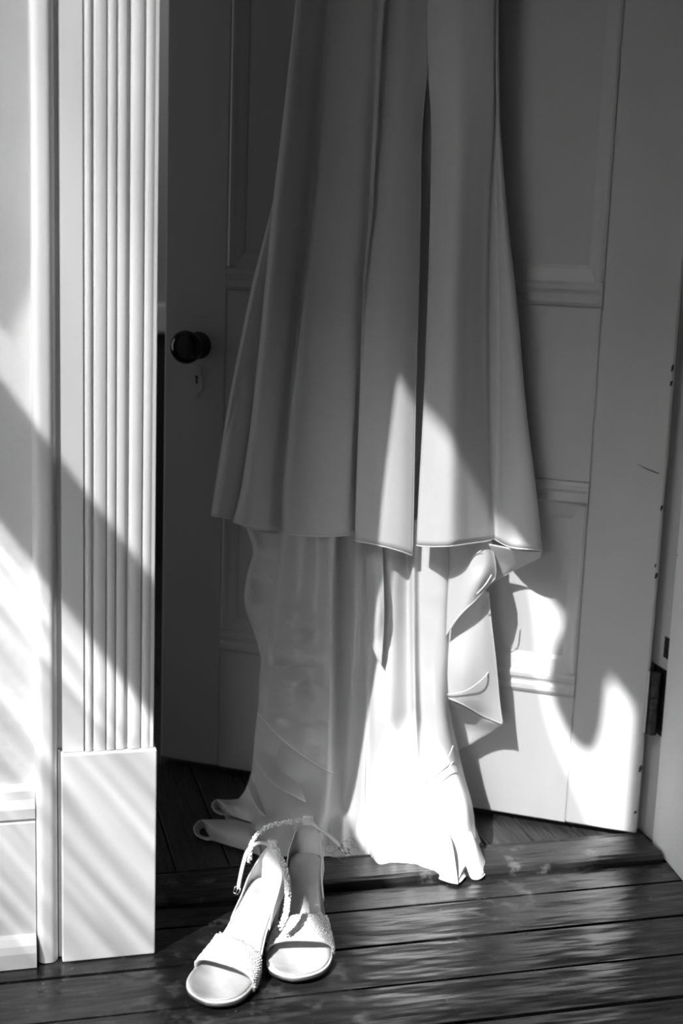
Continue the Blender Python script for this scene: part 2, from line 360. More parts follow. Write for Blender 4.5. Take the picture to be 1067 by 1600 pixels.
# ------------------------------------------------------------------ door
DA = -0.31083
HINGE = Vector((.530, 2.216, 0))
door = bpy.data.objects.new('door_1', None); COL.objects.link(door)
door.matrix_world = Matrix.Translation(HINGE) @ Matrix.Rotation(DA, 4, 'Z')
structure(door, 'old white panelled door standing ajar behind the dress')
DZ0, DZ1 = .010, 2.06
# local x: 0 at hinge edge, -.905 at the free edge; local y: 0 = face towards us, + away
def dbox(name, a0, a1, y0, y1, za, zb, m=M_door, bev=.0012, parent=door): return box(name, -a1, -a0, y0, y1, za, zb, m, parent, bev, 1)
dbox('stile', .002, .1245, 0, .042, DZ0, DZ1, bev=.003); dbox('stile', .7845, .905, 0, .042, DZ0, DZ1, bev=.003)
dbox('rail', .1247, .7843, .0006, .041, DZ0, .2405); dbox('rail', .1247, .7843, .0006, .041, .6155, .9055)
dbox('rail', .1247, .7843, .0006, .041, 1.93, DZ1)
for za, zb in ((.2407, .6153), (.9057, 1.9298)):
    dbox('mullion', .4, .51, .0006, .041, za, zb)
    for a0, a1 in ((.1247, .3998), (.5102, .7843)):
        dbox('panel', a0, a1, .016, .028, za, zb)
        # bolection moulding round the panel
        hp = [(0, .016), (0, -.002), (.006, -.0055), (.014, -.005), (.019, -.001), (.022, -.0015), (.027, -.0045), (.033, -.0045), (.038, .001), (.0385, .004), (.060, .011), (.066, .0145), (.066, .016)]
        vp = [(0, .016), (0, -.0005), (.004, -.0025), (.008, -.0005), (.014, .005), (.022, .010), (.0265, .0135), (.0265, .016)]
        prism('moulding', hp, [lambda p, q, a=a0: (-a, q, za + p), lambda p, q, a=a1: (-a, q, za + p)], M_door, door)
        prism('moulding', hp, [lambda p, q, a=a0: (-a, q, zb - p), lambda p, q, a=a1: (-a, q, zb - p)], M_door, door)
        prism('moulding', vp, [lambda p, q: (-a0 - p, q, za + .04), lambda p, q: (-a0 - p, q, zb - .04)], M_door, door)
        prism('moulding', vp, [lambda p, q: (-a1 + p, q, za + .04), lambda p, q: (-a1 + p, q, zb - .04)], M_door, door)
# chipped paint along the hinge edge and a scratch
rc = random.Random(11)
for zc_ in (.815, .79, .585, .487, .47, .13, .05):
    a_ = rc.uniform(.002, .006); w_ = rc.uniform(.0012, .003); h_ = rc.uniform(.002, .006)
    prism('paint_chip', [(-w_, -h_), (-w_ * .3, -h_ * 1.3), (w_ * .8, -h_ * .4), (w_, h_ * .7), (0, h_), (-w_ * .9, h_ * .3)], [lambda p, q: (-a_ - .001 + p, -.0003, zc_ + q), lambda p, q: (-a_ - .001 + p, .002, zc_ + q)], M_iron, door)
prism('scratch', [(-.052, .655), (-.030, .6470), (-.014, .6425), (-.010, .6405), (-.018, .6417), (-.034, .6465)], [lambda p, q: (p, -.0003, q), lambda p, q: (p, .002, q)], M_iron, door)
# knob
def lathe(name, prof, m, parent, centre, n=40, sx=1):
    vs, fs = [], []
    for r, y in prof:
        for q in range(n):
            th = 2 * math.pi * q / n; vs.append((centre[0] + r * math.cos(th), centre[1] - y, centre[2] + r * math.sin(th)))
    for i in range(len(prof) - 1):
        for q in range(n): fs.append((i * n + q, i * n + (q + 1) % n, (i + 1) * n + (q + 1) % n, (i + 1) * n + q))
    fs.append(tuple(range((len(prof) - 1) * n, len(prof) * n)))
    return mesh_obj(name, vs, fs, m, parent, True)
KC = (-.8375, 0, .8035)
lathe('knob_rose', [(.0245, 0), (.0245, .002), (.022, .005), (.014, .007), (.011, .010), (.0105, .012)], M_iron, door, KC, 28)
lathe('door_knob', [(.009, .0121), (.009, .030), (.013, .036), (.023, .042), (.0285, .049), (.0295, .056), (.027, .062), (.018, .067), (.008, .069), (.001, .0693)], M_black, door, KC, 48)
# painted-over keyhole plate: pointed shield
def shield(s, dy):
    p = []
    for k in range(13):
        th = math.pi * k / 12; p.append((.0085 * s * math.cos(th), .018 * s + .008 * s * math.sin(th)))
    p += [(-.0085 * s, .010 * s), (-.0125 * s, .006 * s), (-.0125 * s, -.020 * s), (-.009 * s, -.021 * s), (0, -.034 * s), (.009 * s, -.021 * s), (.0125 * s, -.020 * s), (.0125 * s, .006 * s), (.0085 * s, .010 * s)]
    return p
EK = (-.8395, .742)
esc = prism('keyhole_plate', shield(1, 0), [lambda a, b: (EK[0] + a, .0002, EK[1] + b), lambda a, b: (EK[0] + a * .94, -.0022, EK[1] + b * .94)], M_door, door)
kh = [(.0032 * math.cos(t), .0045 + .0032 * math.sin(t)) for t in np.linspace(-.9, math.pi + .9, 14)] + [(-.0019, -.0075), (.0019, -.0075)]
prism('keyhole', kh, [lambda a, b: (EK[0] + a, .001, EK[1] + b), lambda a, b: (EK[0] + a, -.0024, EK[1] + b)], M_black, esc)
# hinges: knuckles and two leaves
for hz in (.25, 1.75):
    hg = lathe('hinge', [(.0001, -.0002), (.0001, -.0001)], M_iron, door, (0.006, -.006, hz), 6)
    for k in range(5):
        a = hz - .055 + k * .022
        prism('knuckle', [(.0075 * math.cos(t), .0075 * math.sin(t)) for t in np.linspace(0, 2 * math.pi, 14)[:-1]], [lambda p, q: (.0105 + p, -.003 + q, a), lambda p, q: (.0105 + p, -.003 + q, a + .0213)], M_iron, hg, smooth=False)
    box('hinge_leaf', -.0005, .0028, -.0026, .04, hz - .057, hz + .057, M_iron, hg, .0008)
    box('hinge_plate', -.0042, -.0006, -.0014, -.0001, hz - .054, hz + .054, M_paint, hg, .0005)

# ------------------------------------------------------------------ wedding dress
dress = bpy.data.objects.new('wedding_dress', None); COL.objects.link(dress)
dress.location = (.08, 2.16, 0); dress.matrix_basis = Matrix.Translation((.08, 2.16, 0))
dress['label'] = 'long white wedding dress hanging in front of the door, its train on the threshold'
dress['category'] = 'dress'
# hem columns of the front left panel: (hem x, hem y, depth)
def pd(px, py, Y):                          # the cloth hangs closer to the door at the left and the top
    k = min(1, max(0, (760 - px) / 100)); q = min(1, max(0, (1150 - py) / 300))
    return pt(px, py, Y + k * (.015 + .03 * q))
HL = [(330, 804, 2.300), (333, 806, 2.275), (345, 808, 2.262), (362, 811, 2.272), (375, 815, 2.300), (369, 815, 2.272), (364.5, 815, 2.245), (372, 818, 2.222), (392, 826, 2.214), (420, 829, 2.222), (442, 830, 2.250), (446, 831, 2.235), (441, 832, 2.210),
      (450, 834, 2.190), (480, 837, 2.180), (515, 838, 2.181), (545, 836, 2.192), (560, 834, 2.225), (561, 838, 2.205), (555, 844, 2.175), (566, 847, 2.158), (595, 853, 2.152), (622, 860, 2.158), (644, 868, 2.172)]
hx = np.array([h[0] for h in HL]); edgeH = [330, 364.5, 441, 555, 644]; edgeI = [0, 6, 12, 19, 23]
RL = [(-560, [556, 552, 580, 625, 660], .02), (-260, [506, 500, 545, 612, 668], .05), (-80, [478, 471, 530, 608, 668], .10), (0, [472, 463, 523, 605, 668], .13), (94, [463, 453, 513, 599, 668], .2), (200, [451, 441.5, 503, 592, 659], .3),
      (330, [424, 426, 490, 583, 656.5], .46), (455, [393, 414, 475, 570, 653.5], .62), (632, [358, 396, 454, 562, 648.5], .82), (763, [337, 378, 442, 557, 646], .95), (None, edgeH, 1)]
rows = []
for py, E, k in RL:
    r = []
    for i, (x, y, Y) in enumerate(HL):
        s = max(q for q in range(4) if edgeI[q] <= i) if i < 23 else 3
        i0, i1 = edgeI[s], edgeI[s + 1]
        # position relative to straight interpolation between the fold edges
        f = (i - i0) / (i1 - i0); hl = edgeH[s] * (1 - f) + edgeH[s + 1] * f; el = E[s] * (1 - f) + E[s + 1] * f
        sc = (E[s + 1] - E[s]) / (edgeH[s + 1] - edgeH[s]); kk = k ** .8
        xx = el + (x - hl) * sc * (.25 + .75 * kk)
        base = 2.225 - .01 * k
        base += (.022 if i > 19 else .012 if i == 19 else 0) + (.028 * k * (1 - k) * 4 * .5 if i >= 19 else 0)
        YY = base + (Y - 2.215) * kk + (1 - kk) * (.03 * ((i - 14) / 12) ** 2)
        r.append(pd(xx, y if py is None else py + (y - 830) * k * .25, YY))
    rows.append(r)
oskirt, GL = sheet('front_skirt', rows, M_satin, dress, dress, 190, 90)
HR = [(651, 852, 2.175), (656, 853, 2.165), (678, 854, 2.150), (706, 853, 2.152), (735, 849, 2.196), (758, 846, 2.236), (766, 844, 2.250), (770, 842, 2.262), (777, 845, 2.263), (788, 851, 2.242), (803, 856, 2.222), (822, 858, 2.208), (838, 859, 2.206), (847, 861, 2.213)]
edgeRH = [651, 766, 783, 847]; edgeRI = [0, 6, 8, 13]
RR = [(-560, [660, 716, 719, 722], .02), (-260, [668, 762, 766, 770], .05), (-80, [668, 770, 774, 778], .1), (0, [668, 770, 774, 778.5], .13), (94, [668, 770, 774.5, 779], .2), (200, [674, 769, 774.5, 781.5], .3),
      (344, [672, 762, 777, 793], .46), (480, [668, 759, 781, 808], .62), (632, [662, 760, 782, 821], .82), (763, [655, 763, 782.5, 837], .95), (None, edgeRH, 1)]
rows = []
for py, E, k in RR:
    r = []
    for i, (x, y, Y) in enumerate(HR):
        s = max(q for q in range(3) if edgeRI[q] <= i) if i < 13 else 2
        i0, i1 = edgeRI[s], edgeRI[s + 1]
        f = (i - i0) / (i1 - i0); hl = edgeRH[s] * (1 - f) + edgeRH[s + 1] * f; el = E[s] * (1 - f) + E[s + 1] * f
        sc = (E[s + 1] - E[s]) / (edgeRH[s + 1] - edgeRH[s]); kk = k ** .8
        xx = el + (x - hl) * sc * (.35 + .65 * kk)
        YY = 2.225 + (Y - 2.225) * kk + (1 - kk) * (.05 * (i / 13) ** 2)
        r.append(pd(xx, y if py is None else py, YY))
    rows.append(r)
rskirt, GR = sheet('side_skirt', rows, M_satin, dress, dress, 120, 90)
# back of the skirt, closing it behind
def backrow(py, xl, xr, Y0, Y1): return [pd(xl + (xr - xl) * t, py, Y0 + (Y1 - Y0) * math.sin(math.pi * t) ** .7 + (0 if t < .99 else 0)) for t in np.linspace(0, 1, 7)]
sheet('back_skirt', [backrow(-560, 556, 722, 2.245, 2.28), backrow(-260, 506, 770, 2.245, 2.285), backrow(0, 468, 777, 2.245, 2.285), backrow(200, 452, 779, 2.25, 2.285), backrow(455, 397, 803, 2.25, 2.29), backrow(632, 361, 819, 2.265, 2.30), backrow(740, 345, 830, 2.28, 2.305), backrow(798, 338, 834, 2.285, 2.31)], M_lining, dress, dress, 40, 40)
# hem rolls and slit edges
def edge_cord(G, which, rad, n):
    line = {'bottom': G[-1], 'left': G[:, 0], 'right': G[:, -1]}[which]
    idx = np.linspace(0, len(line) - 1, n).astype(int)
    return [Vector(line[i]) for i in idx]
tube('hem_piping', edge_cord(GL, 'bottom', 0, 120), .0011, M_piping, dress, dress, 6, 240)
tube('hem_piping', edge_cord(GR, 'bottom', 0, 80), .0011, M_piping, dress, dress, 6, 160)
tube('slit_edge', [v for v in edge_cord(GL, 'right', 0, 30)][8:], .0010, M_piping, dress, dress, 6, 60)
# bodice and straps (above the frame), on a hook over the door top
def ring(z, rx, ry, cx, cy, n=13): return [Vector((cx + rx * math.cos(t), cy + ry * math.sin(t), z)) for t in np.linspace(0, 2 * math.pi, n)]
topc = [Vector(p) for p in (GL[0, 0], GR[0, -1])]; zt = topc[0].z - .004; cx = (topc[0].x + topc[1].x) / 2
sheet('bodice', [ring(1.97, .085, .02, cx, 2.285), ring(1.90, .088, .022, cx, 2.28), ring(zt + .04, .082, .024, cx, 2.272), ring(zt - .02, (topc[1].x - topc[0].x) / 2, .03, cx, 2.25)], M_satin, dress, dress, 49, 24)
for sx in (-1, 1): tube('shoulder_strap', [(cx + sx * .09, 2.285, 1.945), (cx + sx * .06, 2.29, 2.0), (cx + sx * .01, 2.30, 2.055)], .003, M_satin, dress, dress, 6, 20)
tube('hanger_hook', [(cx, 2.30, 2.04), (cx, 2.305, 2.075), (cx, 2.33, 2.085), (cx, 2.40, 2.075), (cx, 2.405, 2.03)], .002, M_metal, dress, dress, 6, 30)

# --- train: long back skirt falling to the floor
def F(px, py, z=.004): return gr(px, py, z)
TX = [  # x at rows 815, 980, 1100, 1200, 1262 ; floor edge
    ([436, 424, 406, 394, 388], (391, 1322)), ([462, 452, 440, 428, 420], (420, 1334)), ([498, 490, 482, 472, 462], (455, 1338)), ([524, 520, 518, 512, 505], (490, 1340)), ([533, 530, 528, 524, 520], (512, 1337)),
    ([550, 548, 545, 541, 536], (533, 1341)), ([566, 562, 558, 555, 552], (548, 1337)), ([574, 574, 571, 568, 566], (566, 1338)), ([586, 584, 578, 574, 574], (580, 1342)), ([600, 594, 588, 590, 592], (592, 1357)),
    ([618, 616, 612, 612, 612], (618, 1352)), ([636, 637, 638, 638, 636], (644, 1356)), ([646, 646, 648, 650, 652], (652, 1352)), ([656, 656, 658, 664, 668], (672, 1366)), ([680, 680, 682, 692, 704], (712, 1380)),
    ([700, 698, 696, 712, 726], (731, 1366)), ([708, 704, 702, 722, 738], (752, 1369))]
TY = [[2.255, 2.23, 2.222, 2.228, 2.252, 2.262, 2.260, 2.243, 2.238, 2.225, 2.220, 2.235, 2.215, 2.225, 2.220, 2.23, 2.262]]
TY.append([y - .008 for y in TY[0]])
TY.append([2.235, 2.205, 2.195, 2.195, 2.225, 2.238, 2.23, 2.20, 2.195, 2.178, 2.165, 2.185, 2.168, 2.185, 2.18, 2.195, 2.24])
TY.append([2.21, 2.175, 2.165, 2.165, 2.19, 2.2, 2.19, 2.165, 2.165, 2.145, 2.13, 2.148, 2.13, 2.145, 2.14, 2.155, 2.20])
TY.append([2.19, 2.15, 2.14, 2.14, 2.16, 2.168, 2.155, 2.135, 2.14, 2.115, 2.10, 2.115, 2.098, 2.108, 2.095, 2.10, 2.14])
rows = [[pd(TX[i][0][r], (812, 980, 1100, 1200, 1262)[r], TY[r][i]) for i in range(17)] for r in range(5)]
edge = [F(*TX[i][1]) for i in range(17)]
mid = []
for i in range(17):
    a = rows[4][i]; b = edge[i]; p = a.lerp(b, .55); p.z = .030 + .012 * ((i % 2) * 2 - 1) * .8 if i < 16 else .03
    mid.append(p)
rows += [mid, edge]
train, GT = sheet('train', rows, M_lining, dress, dress, 200, 110, wr=.0035, wscale=16)
tube('hem_piping', edge_cord(GT, 'bottom', 0, 120), .0012, M_piping, dress, dress, 6, 240)
# fan of hem folds at the right of the pool
def fan(name, ctr, outer, h=.02, lift=.03):
    rows = [[Vector(c) for c in ctr]]
    m1 = []
    for i, (c, o) in enumerate(zip(ctr, outer)):
        p = Vector(c).lerp(Vector(o), .55); p.z = max(p.z, o[2]) * .6 + lift * (.6 + .5 * (i % 2)); m1.append(p)
    rows += [m1, [Vector(o) for o in outer]]
    return sheet(name, rows, M_lining, dress, dress, 70, 26, wr=.001, wscale=30)
c0 = [pd(700, 1270, 2.10), pd(708, 1272, 2.11), pd(714, 1272, 2.12), pd(718, 1270, 2.13), pd(722, 1268, 2.14), pd(726, 1266, 2.15), pd(728, 1262, 2.16), pd(730, 1258, 2.17)]
o0 = [F(712, 1381), F(727, 1352, .02), F(737, 1372), F(752, 1371), F(761, 1354, .006), F(741, 1328, .02), F(750, 1314, .012), F(736, 1300, .02)]
_, GF = fan('train_fold', c0, o0)
tube('hem_piping', edge_cord(GF, 'bottom', 0, 60), .0011, M_piping, dress, dress, 6, 120)
c1 = [pd(580, 1285, 2.10), pd(590, 1290, 2.09), pd(602, 1290, 2.085), pd(615, 1290, 2.08), pd(630, 1292, 2.075), pd(648, 1292, 2.07), pd(665, 1290, 2.07), pd(690, 1285, 2.075)]
o1 = [F(578, 1341), F(592, 1359), F(612, 1356, .004), F(622, 1348, .012), F(636, 1357), F(651, 1351, .012), F(668, 1366), F(716, 1382)]
_, GF = fan('train_fold', c1, o1, lift=.036)
# lining panel on the left with a slanting hem and soft creases
PA = [[pd(441, 815, 2.222), pd(452, 815, 2.202), pd(475, 815, 2.196), pd(500, 815, 2.198), pd(515, 815, 2.186), pd(524, 815, 2.190), pd(529, 815, 2.235)],
      [pd(430, 900, 2.220), pd(442, 900, 2.200), pd(468, 900, 2.192), pd(498, 900, 2.194), pd(514, 900, 2.180), pd(522, 900, 2.184), pd(527, 900, 2.232)],
      [pd(420, 985, 2.216), pd(433, 987, 2.194), pd(460, 990, 2.184), pd(492, 995, 2.186), pd(510, 998, 2.170), pd(519, 1001, 2.174), pd(524, 1003, 2.225)],
      [pd(410, 1060, 2.206), pd(424, 1068, 2.182), pd(453, 1082, 2.172), pd(487, 1095, 2.172), pd(507, 1105, 2.158), pd(517, 1110, 2.162), pd(522, 1113, 2.212)],
      [pd(403, 1114, 2.192), pd(417, 1130, 2.164), pd(444, 1158, 2.150), pd(476, 1182, 2.148), pd(503, 1199, 2.138), pd(514, 1205, 2.142), pd(520, 1208, 2.185)]]
def crease(p, s, t):
    e = math.sin(min(1, max(0, (t - .3) / .7)) * math.pi) * math.sin(math.pi * min(1, s * 1.1))
    n = noise.fractal(Vector((p.x * 11 + p.z * 9, 1.7, p.z * 26 - p.x * 6)), 1, 2, 3)
    p.y += -.017 * e * max(-.5, n) * 1.3; return p
_, GP = sheet('lining_panel', PA, M_lining, dress, dress, 70, 90, disp=crease)
tube('seam', edge_cord(GP, 'bottom', 0, 30), .0015, M_piping, dress, dress, 6, 60)
PB = [[pd(405, 1090, 2.205), pd(440, 1120, 2.19), pd(480, 1150, 2.18), pd(500, 1165, 2.185)],
      [pd(398, 1150, 2.198), pd(432, 1185, 2.18), pd(470, 1212, 2.168), pd(492, 1226, 2.175)],
      [pd(396, 1182, 2.184), pd(425, 1222, 2.152), pd(460, 1244, 2.136), pd(485, 1257, 2.150)]]
_, GP = sheet('ruffle', PB, M_lining, dress, dress, 40, 30)
tube('seam', edge_cord(GP, 'bottom', 0, 30), .0015, M_piping, dress, dress, 6, 60)
PC = [[pd(400, 1165, 2.215), pd(430, 1190, 2.2), pd(460, 1215, 2.19)], [pd(393, 1205, 2.208), pd(418, 1240, 2.186), pd(448, 1262, 2.175)], [pd(386, 1228, 2.19), pd(402, 1262, 2.150), pd(428, 1287, 2.132)]]
_, GP = sheet('ruffle', PC, M_lining, dress, dress, 30, 24)
tube('seam', edge_cord(GP, 'bottom', 0, 20), .0014, M_piping, dress, dress, 6, 40)
# pleat with a dark opening in the middle
PD = [[pd(571, 835, 2.238), pd(583, 835, 2.218), pd(597, 835, 2.214)], [pd(570, 895, 2.226), pd(586, 895, 2.198), pd(599, 900, 2.194)], [pd(573, 950, 2.215), pd(588, 960, 2.186), pd(600, 970, 2.186)], [pd(574, 990, 2.205), pd(585, 1020, 2.186), pd(596, 1040, 2.18)]]
sheet('pleat', PD, M_lining, dress, dress, 24, 40, wr=.004, wscale=24)
# outer ruffle on the left
ox = [(386, 824), (396, 861), (387, 898), (383, 943), (398, 989), (408, 1028), (406, 1060), (404, 1118)]
ix = [(446, 824), (440, 861), (434, 898), (430, 943), (425, 989), (420, 1028), (415, 1062), (410, 1120)]
yy = [2.285, 2.268, 2.285, 2.262, 2.278, 2.262, 2.268, 2.25]
rows = [[pd(o[0], o[1], y), pd(o[0] * .9 + i[0] * .1, o[1], y - .016), pd(o[0] * .55 + i[0] * .45, o[1] + 6, y - .020), pd(i[0], i[1] + 10, 2.245)] for o, i, y in zip(ox, ix, yy)]
_, GP = sheet('ruffle', rows, M_satin, dress, dress, 40, 90)
tube('hem_piping', edge_cord(GP, 'left', 0, 50), .0010, M_piping, dress, dress, 6, 100)
for a, b in (((412, 885), (433, 912)), ((390, 918), (424, 962))):
    tube('seam', [pd(a[0], a[1], 2.2535), pd((a[0] + b[0]) / 2 - 1, (a[1] + b[1]) / 2 + 2, 2.2475), pd(b[0], b[1], 2.243)], .0009, M_piping, dress, dress, 6, 16)
# cascading ruffles on the right
R1 = [[pd(700, 838, 2.230), pd(725, 838, 2.235), pd(750, 838, 2.252), pd(766, 840, 2.270)], [pd(702, 880, 2.222), pd(730, 876, 2.205), pd(758, 872, 2.226), pd(774, 884, 2.240)],
      [pd(699, 935, 2.215), pd(724, 920, 2.198), pd(752, 900, 2.20), pd(773, 902, 2.23)], [pd(697, 992, 2.212), pd(718, 962, 2.195), pd(742, 938, 2.20), pd(771, 906, 2.226)]]
_, GP = sheet('ruffle', R1, M_lining, dress, dress, 40, 40)
tube('hem_piping', edge_cord(GP, 'bottom', 0, 30), .0013, M_piping, dress, dress, 6, 60)
tube('hem_piping', edge_cord(GP, 'right', 0, 30), .0010, M_piping, dress, dress, 6, 60)
tube('seam', [pd(704, 893, 2.206), pd(728, 876, 2.205), pd(752, 860, 2.222)], .0008, M_piping, dress, dress, 6, 20)
tube('seam', [pd(745, 928, 2.194), pd(758, 914, 2.196), pd(768, 898, 2.208)], .0012, M_piping, dress, dress, 6, 20)
R2 = [[pd(697, 960, 2.24), pd(722, 940, 2.235), pd(748, 920, 2.24), pd(763, 925, 2.24)], [pd(697, 1000, 2.23), pd(722, 990, 2.222), pd(750, 975, 2.228), pd(767, 970, 2.236)],
      [pd(693, 1045, 2.222), pd(722, 1045, 2.208), pd(752, 1045, 2.22), pd(774, 1030, 2.232)], [pd(691, 1072, 2.216), pd(724, 1082, 2.21), pd(756, 1095, 2.226), pd(780, 1095, 2.230)], [pd(690, 1087, 2.212), pd(722, 1100, 2.215), pd(754, 1118, 2.235), pd(785, 1131, 2.230)]]
_, GP = sheet('ruffle', R2, M_lining, dress, dress, 44, 50)
tube('hem_piping', edge_cord(GP, 'bottom', 0, 30), .0012, M_piping, dress, dress, 6, 60)
tube('hem_piping', edge_cord(GP, 'right', 0, 30), .0010, M_piping, dress, dress, 6, 60)
tube('seam', [pd(692, 1086, 2.208), pd(726, 1080, 2.203), pd(755, 1060, 2.211), pd(772, 1036, 2.252)], .0010, M_piping, dress, dress, 6, 30)
R3 = [[pd(690, 1090, 2.222), pd(722, 1104, 2.236), pd(754, 1121, 2.240), pd(785, 1133, 2.234)], [pd(700, 1130, 2.26), pd(722, 1135, 2.268), pd(746, 1142, 2.262), pd(770, 1143, 2.255)], [pd(705, 1175, 2.275), pd(716, 1172, 2.276), pd(732, 1165, 2.272), pd(752, 1153, 2.268)]]
sheet('ruffle', R3, M_satin, dress, dress, 30, 24)
# side of the skirt turning under at the right tip
R4 = [[pd(764, 850, 2.245), pd(790, 855, 2.235), pd(820, 861, 2.222), pd(847, 862, 2.2145)], [pd(768, 878, 2.27), pd(790, 880, 2.262), pd(818, 876, 2.245), pd(845, 869, 2.221)], [pd(765, 912, 2.285), pd(785, 901, 2.28), pd(812, 886, 2.262), pd(843, 871, 2.226)]]
_, GP = sheet('skirt_return', R4, M_satin, dress, dress, 30, 24)
tube('hem_piping', edge_cord(GP, 'bottom', 0, 20), .0011, M_piping, dress, dress, 6, 40)
# two slanting hems low on the right
for a in ([(656, 1214, 2.118), (680, 1203, 2.125), (700, 1183, 2.14), (708, 1165, 2.155)], [(662, 1232, 2.108), (688, 1216, 2.118), (708, 1190, 2.135)]):
    tube('seam', [pd(*p) for p in a], .0011, M_piping, dress, dress, 6, 24)
# horn-shaped rolls of the train at the left
# (each is one sheet: skirt side -> near lip -> hollow -> far rim)
t2 = [[gr(402, 1290, .03), gr(404, 1306, .02), gr(406, 1320, .012), gr(408, 1338, .004)],
      [pt(372, 1283, 2.17), pt(380, 1296, 2.135), pt(386, 1310, 2.115), gr(390, 1331, .004)],
      [pt(345, 1281, 2.18), pt(352, 1291, 2.145), pt(358, 1304, 2.125), gr(364, 1323, .004)],
      [pt(319, 1281, 2.19), pt(327, 1289, 2.155), pt(332, 1301, 2.14), gr(341, 1316, .004)],
      [pt(315, 1281, 2.20), pt(318, 1290, 2.205), pt(321, 1302, 2.195), gr(332, 1313, .003)],
      [pt(310, 1283, 2.195), pt(303, 1293, 2.18), pt(307, 1305, 2.165), gr(324, 1313, .004)]]
_, GP = sheet('train_roll', t2, M_satin, dress, dress, 36, 60)
tube('hem_piping', edge_cord(GP, 'bottom', 0, 24), .0009, M_piping, dress, dress, 6, 50)
t1 = [[pt(410, 1225, 2.21), pt(410, 1245, 2.20), pt(410, 1262, 2.19), pt(410, 1282, 2.18)],
      [pt(380, 1246, 2.215), pt(384, 1257, 2.195), pt(388, 1268, 2.18), pt(392, 1284, 2.17)],
      [pt(358, 1250, 2.225), pt(364, 1258, 2.20), pt(369, 1267, 2.19), pt(376, 1279, 2.18)],
      [pt(341, 1249, 2.235), pt(347, 1255, 2.205), pt(352, 1264, 2.195), pt(361, 1274, 2.19)],
      [pt(339, 1249, 2.245), pt(341, 1256, 2.25), pt(344, 1265, 2.24), pt(354, 1273, 2.205)],
      [pt(336, 1250, 2.24), pt(331, 1257, 2.225), pt(335, 1267, 2.21), pt(347, 1273, 2.20)]]
_, GP = sheet('train_roll', t1, M_satin, dress, dress, 36, 60)
tube('hem_piping', edge_cord(GP, 'bottom', 0, 24), .0009, M_piping, dress, dress, 6, 50)
# fall of cloth between the rolls and the skirt
R5 = [[pt(410, 1185, 2.22), pt(412, 1220, 2.205), pt(416, 1255, 2.19)], [pt(390, 1222, 2.215), pt(394, 1250, 2.20), pt(402, 1280, 2.18)], [pt(375, 1246, 2.22), pt(380, 1270, 2.20), pt(392, 1292, 2.17)], [pt(348, 1268, 2.225), pt(356, 1284, 2.20), pt(372, 1300, 2.16)]]
sheet('train', R5, M_satin, dress, dress, 30, 30)
# lace edge
bm = bmesh.new()
lv, lf = [], []
for px, py, r in ((516, 1322, .0085), (528, 1330, .008), (541, 1318, .010), (553, 1326, .008), (502, 1331, .008), (536, 1337, .006), (548, 1311, .007)):
    c = gr(px, py, .030)
    path = [c + Vector((r * math.cos(t), r * .7 * math.sin(t) - .01, r * .6 * math.sin(t))) for t in np.linspace(0, 5.6, 22)]
    v, f = tube_verts(path, .0004, 5); o = len(lv); lv += [dress.matrix_basis.inverted() @ q for q in v]; lf += [tuple(i + o for i in g) for g in f]
bm.free()
mesh_obj('lace_trim', lv, lf, M_lace, dress, True, None, 'stuff')

